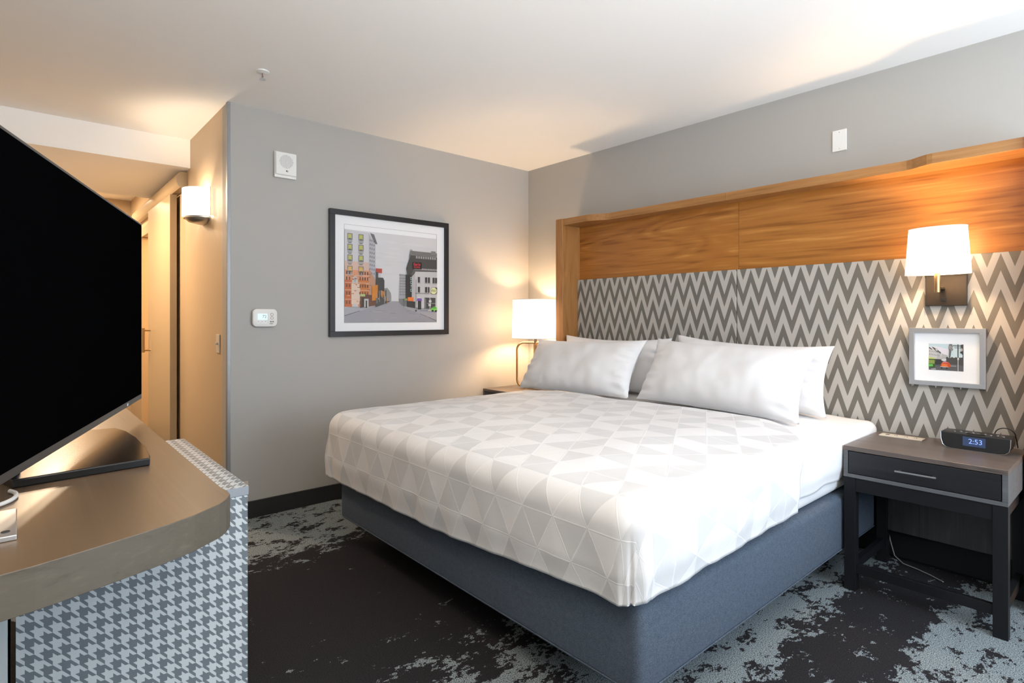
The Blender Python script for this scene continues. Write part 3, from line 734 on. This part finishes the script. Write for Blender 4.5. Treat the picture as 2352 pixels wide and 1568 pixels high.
# ------------------------------------------------------------ small framed picture beside the sconce
t = thing('framed_picture', 'small silver framed picture of a red car below the bedside sconce', 'picture', (3.014, -.067, .906))
obj('frame', frame_bm(2.867, 3.161, .906, 1.183, .022, .0665, .092, 'y'), m_silver, t)
obj('mat_board', bx(2.889, 3.139, -.078, -.0665, .928, 1.161), m_mat, t)
A = []
q((.50, .62, .66), (0, 0), (1, 0), (1, 1), (0, 1)); q((.66, .64, .70), (0, .4), (.55, .4), (.6, .8), (.2, .9), (0, .85))
q(gr(.10, .1), (0, 0), (1, 0), (1, .3), (.45, .35), (0, .3))
q(gr(.50), (0, .35), (.36, .45), (.36, .63), (.24, .84), (0, .83)); q(gr(.05), (.02, .87), (.1, .79), (.1, .76), (0, .83)); q(gr(.07), (.08, .88), (.15, .86), (.36, .68), (.36, .62), (.26, .66)); q(gr(.5), (.19, .79), (.24, .83), (.26, .75), (.24, .71))
q(gr(.42), (.24, .40), (.36, .42), (.36, .62), (.26, .70)); q(gr(.4), (.36, .42), (.56, .45), (.55, .58), (.47, .60), (.38, .64))
for r_ in range(2):
    for k in range(7): q(gr(.18), *box4(.02 + k * .045, .62 - r_ * .12 + (.06 - k * .005), .035 + k * .045, .69 - r_ * .12 + (.06 - k * .008)))
q(gr(.06), (.50, .28), (1, .22), (1, .52), (.52, .47)); 
for x in (.51, .65, .76): q(gr(.06), *ck(x + .03, .47, .035, .05))
q(gr(.13), (.585, .48), (.63, .48), (.66, .75), (.70, .90), (.68, 1), (.60, 1), (.57, .88), (.59, .75)); q(gr(.25), *ck(.63, .88, .06, .07)); q(gr(.22), *ck(.67, .80, .04, .05))
q(gr(.04), (.36, .42), (.5, .38), (.5, .24), (.2, .2), (.2, .42)); q(gr(.6), (.36, .40), (.48, .42), (.50, .34), (.40, .36))
q((.04, .08, .02), (0, .08), (.18, .10), (.20, .42), (0, .44)); q((.50, .55, .18), (0, .42), (.20, .42), (.20, .46), (0, .50)); q((.10, .42, .08), (0, .12), (.13, .14), (.12, .22), (0, .22))
for k in range(5): q((.50, .58, .20), *box4(.01 + k * .035, .24, .025 + k * .035, .38))
q((.50, .07, .02), (.35, .14), (.60, .12), (.66, .18), (.60, .30), (.56, .33), (.42, .33), (.36, .24)); q((.70, .16, .04), (.38, .15), (.55, .14), (.55, .24), (.40, .26)); q((.5, .18, .2), (.42, .33), (.40, .29), (.56, .29), (.53, .33)); q(gr(.55), *box4(.34, .125, .57, .145)); q(gr(.02), *ck(.38, .10, .03, .03)); q(gr(.02), *ck(.53, .10, .03, .03))
q(gr(.03), *box4(.835, .30, .86, 1)); q(gr(.05), *box4(.70, .93, .98, .955)); q(gr(.05), *box4(.75, .86, .95, .875)); q(gr(.55), *box4(.84, 0, .86, .42)); q(gr(.6), *box4(.83, .42, .875, .50))
q(gr(.06), (.92, .98), (1, 1), (1, .15), (.96, .30), (.98, .6), (.93, .7)); q(gr(.35), *ck(.95, .8, .03, .06)); q(gr(.04), *ck(.94, .70, .035, .04)); q(gr(.30), *box4(.64, .17, .80, .20)); q(gr(.35), (.05, .04), (.2, .07), (.22, .02), (.1, .01))
A = [(c, [(min(1, max(0, a_)), min(1, max(0, b_))) for a_, b_ in p]) for c, p in A]
art(t, 'street_print', A, FY(3.0115, -.0783, 1.0445), .134, .127)
# small hooks under the frame
for x in (2.877, 2.97, 3.065): obj('clip', bx(x, x + .005, -.075, -.067, .898, .907), m_steel, t)

# ------------------------------------------------------------ wall devices
t = thing('speaker_alarm', 'square white speaker alarm high on the left wall', 'alarm', (.001, -2.126, 2.12))
obj('backbox', bx(.0005, .022, -2.194, -2.058, 2.120, 2.283, .003), m_white, t)
obj('cover', bx(.022, .032, -2.190, -2.060, 2.137, 2.281, .006), m_white, t)
b = bmesh.new()
for i in range(-9, 10):
    for j in range(-9, 10):
        if i * i + j * j <= 84: bx(.0318, .0326, -2.125 + i * .0047 - .0011, -2.125 + i * .0047 + .0011, 2.222 + j * .0047 - .0011, 2.222 + j * .0047 + .0011, bm=b)
obj('grille', b, m_grey, t)
b = bx(.0318, .0326, -2.127, -2.121, 2.158, 2.168); bx(.0318, .0326, -2.118, -2.115, 2.156, 2.168, bm=b); obj('symbol', b, m_dark, t)
t = thing('thermostat', 'white thermostat with lit display on the left wall beside the corner', 'thermostat', (.001, -2.253, 1.176))
obj('body', prism(rrect(-2.327, -2.179, 1.176, 1.287, .026), .0005, .028, 'x', .006), m_white, t, True)
obj('display', prism(rrect(-2.298, -2.240, 1.219, 1.258, .004), .0278, .0286, 'x'), m_lcd, t)
obj('digits', text_bm('72', .026, FX(.0288, -2.258, 1.239), .0002), m_grey, t)
b = lathe([(.0, 0), (.0, 0)], 0, 0, 3) if False else bmesh.new()
for z in (1.252, 1.231): tube([(.0284, -2.213 + .0085 * math.cos(2 * PI * k / 20), z + .0085 * math.sin(2 * PI * k / 20)) for k in range(20)], .0011, 6, True, bm=b)
obj('button', b, m_grey, t)
for y in (-2.224, -2.211): obj('pictogram', bx(.0278, .0285, y, y + .009, 1.203, 1.212), m_grey, t)
obj('lettering', bx(.0278, .0285, -2.226, -2.206, 1.193, 1.197), m_grey, t)
for y in (-2.294, -2.272, -2.252): obj('small_button', bx(.0278, .0287, y - .008, y + .008, 1.195, 1.211, .0003), m_white, t); obj('pictogram', bx(.0286, .0290, y - .003, y + .003, 1.207, 1.210), m_grey, t)
t = thing('light_switch', 'beige toggle switch plate on the entry wall near the corner', 'switch', (-.205, -2.461, 1.01))
obj('plate', bx(-.242, -.168, -2.467, -2.4605, 1.012, 1.127, .002), m_cream, t)
obj('toggle', bx(-.210, -.200, -2.480, -2.467, 1.062, 1.078, .002), m_cream, t)
t = thing('wall_outlet', 'cream outlet plate low on the left wall beside the desk', 'outlet', (.001, -2.385, .115))
obj('plate', bx(.0005, .007, -2.421, -2.346, .112, .232, .002), m_cream, t)
for z in (.150, .195): obj('receptacle', prism(rrect(-2.40, -2.367, z - .014, z + .014, .006), .0068, .0085, 'x'), m_white, t)
t = thing('cover_plate', 'blank white cover plate high on the wall above the headboard', 'plate', (2.523, -.001, 2.148))
obj('plate', bx(2.487, 2.559, -.0065, -.0005, 2.150, 2.266, .002), m_white, t)
for z in (2.163, 2.253): obj('screw', prism([(2.523 + .003 * math.cos(k * PI / 5), z + .003 * math.sin(k * PI / 5)) for k in range(10)], -.0072, -.006, 'y'), m_steel, t)
t = thing('sprinkler', 'small chrome sprinkler head hanging from the ceiling', 'sprinkler', (.575, -2.44, CH))
sx, sy = .575, -2.44
obj('escutcheon', lathe([(.034, CH - .0005), (.032, CH - .006), (.020, CH - .010)], sx, sy, 28), m_white, t, True)
b = tube([(sx - .010, sy, CH - .008), (sx - .011, sy, CH - .03), (sx, sy, CH - .042)], .0022, 8); tube([(sx + .010, sy, CH - .008), (sx + .011, sy, CH - .03), (sx, sy, CH - .042)], .0022, 8, bm=b)
obj('yoke', b, m_chrome, t, True); obj('bulb', lathe([(.0025, CH - .012), (.0025, CH - .036)], sx, sy, 10), m_red, t, True)
obj('deflector', lathe([(.004, CH - .040), (.016, CH - .043), (.016, CH - .045)], sx, sy, 24), m_chrome, t, True)

# ------------------------------------------------------------ things on the nightstand
NZ = .652
t = thing('outlet_strip', 'cream outlet strip set into the nightstand top beside the clock', 'outlet', (2.859, -.18, NZ))
obj('plate', bx(2.770, 2.948, -.212, -.150, NZ + .0003, NZ + .0055, .001), m_cream, t)
obj('switch', bx(2.792, 2.808, -.188, -.174, NZ + .005, NZ + .0062), m_dark, t)
for x in (2.83, 2.872, 2.91):
    rc = obj('receptacle', prism([(x - .008, -.196), (x + .020, -.196), (x + .020, -.162), (x - .008, -.162)], NZ + .0054, NZ + .0060), m_cream, t)
    for dx in (0, .009): obj('slot', bx(x + dx, x + dx + .003, -.190, -.177, NZ + .0058, NZ + .0064), m_dark, rc)
    obj('slot', bx(x + .004, x + .008, -.172, -.168, NZ + .0058, NZ + .0064), m_dark, rc)
ck_ = thing('alarm_clock', 'black alarm clock radio showing 2:53 on the nightstand', 'clock', (3.15, -.22, NZ))
prf = [(3.033, .722), (3.034, .690), (3.040, .668), (3.052, .657), (3.07, .6535), (3.236, .6535), (3.254, .657), (3.266, .668), (3.271, .690), (3.272, .722)]
obj('body', prism(prf, -.279, -.165, 'y', .003), m_blackm, ck_, True)
obj('front_grille', prism([(3.152 + (x - 3.152) * .97, .688 + (z - .688) * .94) for x, z in prf], -.2812, -.279, 'y'), m_blackm, ck_)
obj('silver_rim', tube([(x, -.280, z) for x, z in prf], .0016, 6), m_steel, ck_, True)
obj('display', bx(3.112, 3.190, -.2822, -.281, .672, .712, .0004), m_lcdblue, ck_)
obj('digits', text_bm('2:53', .030, FY(3.156, -.2826, .693) @ Matrix.Scale(.95, 4, (1, 0, 0)), .0002), m_digit, ck_)
b = bmesh.new()
for i in range(9): 
    lathe([(.004, .7218), (.004, .7245)], 3.075 + i * .021, -.235 + (.012 if i % 2 else 0), 10, bm=b)
obj('buttons', b, m_grey, ck_)
obj('snooze_bar', bx(3.12, 3.185, -.262, -.245, .7218, .7252, .001), m_black, ck_)
pts = [(3.20 + .0, -.166, .70)] + [(3.235 - .035 * math.cos(R(a)), -.14, .715 + .032 * math.sin(R(a))) for a in range(0, 181, 15)] + [(3.272, -.12, .69), (3.272, -.10, .662)]
tag(obj('clock_cord', tube(pts, .0022, 8), m_blackm, None, True, base=(3.24, -.13, NZ)), 'thin black cord looping up behind the alarm clock', 'cord')
pts = [(2.745, -.055, .40), (2.742, -.06, .30), (2.760, -.062, .20), (2.78, -.065, .10), (2.80, -.07, .03), (2.84, -.08, .005), (2.90, -.10, .005), (2.96, -.13, .005), (3.02, -.17, .005)]
tag(obj('power_cable', tube(pts, .0028, 8), m_grey, None, True, base=(2.8, -.07, 0)), 'thin grey power cable trailing onto the carpet under the clock nightstand', 'cable')
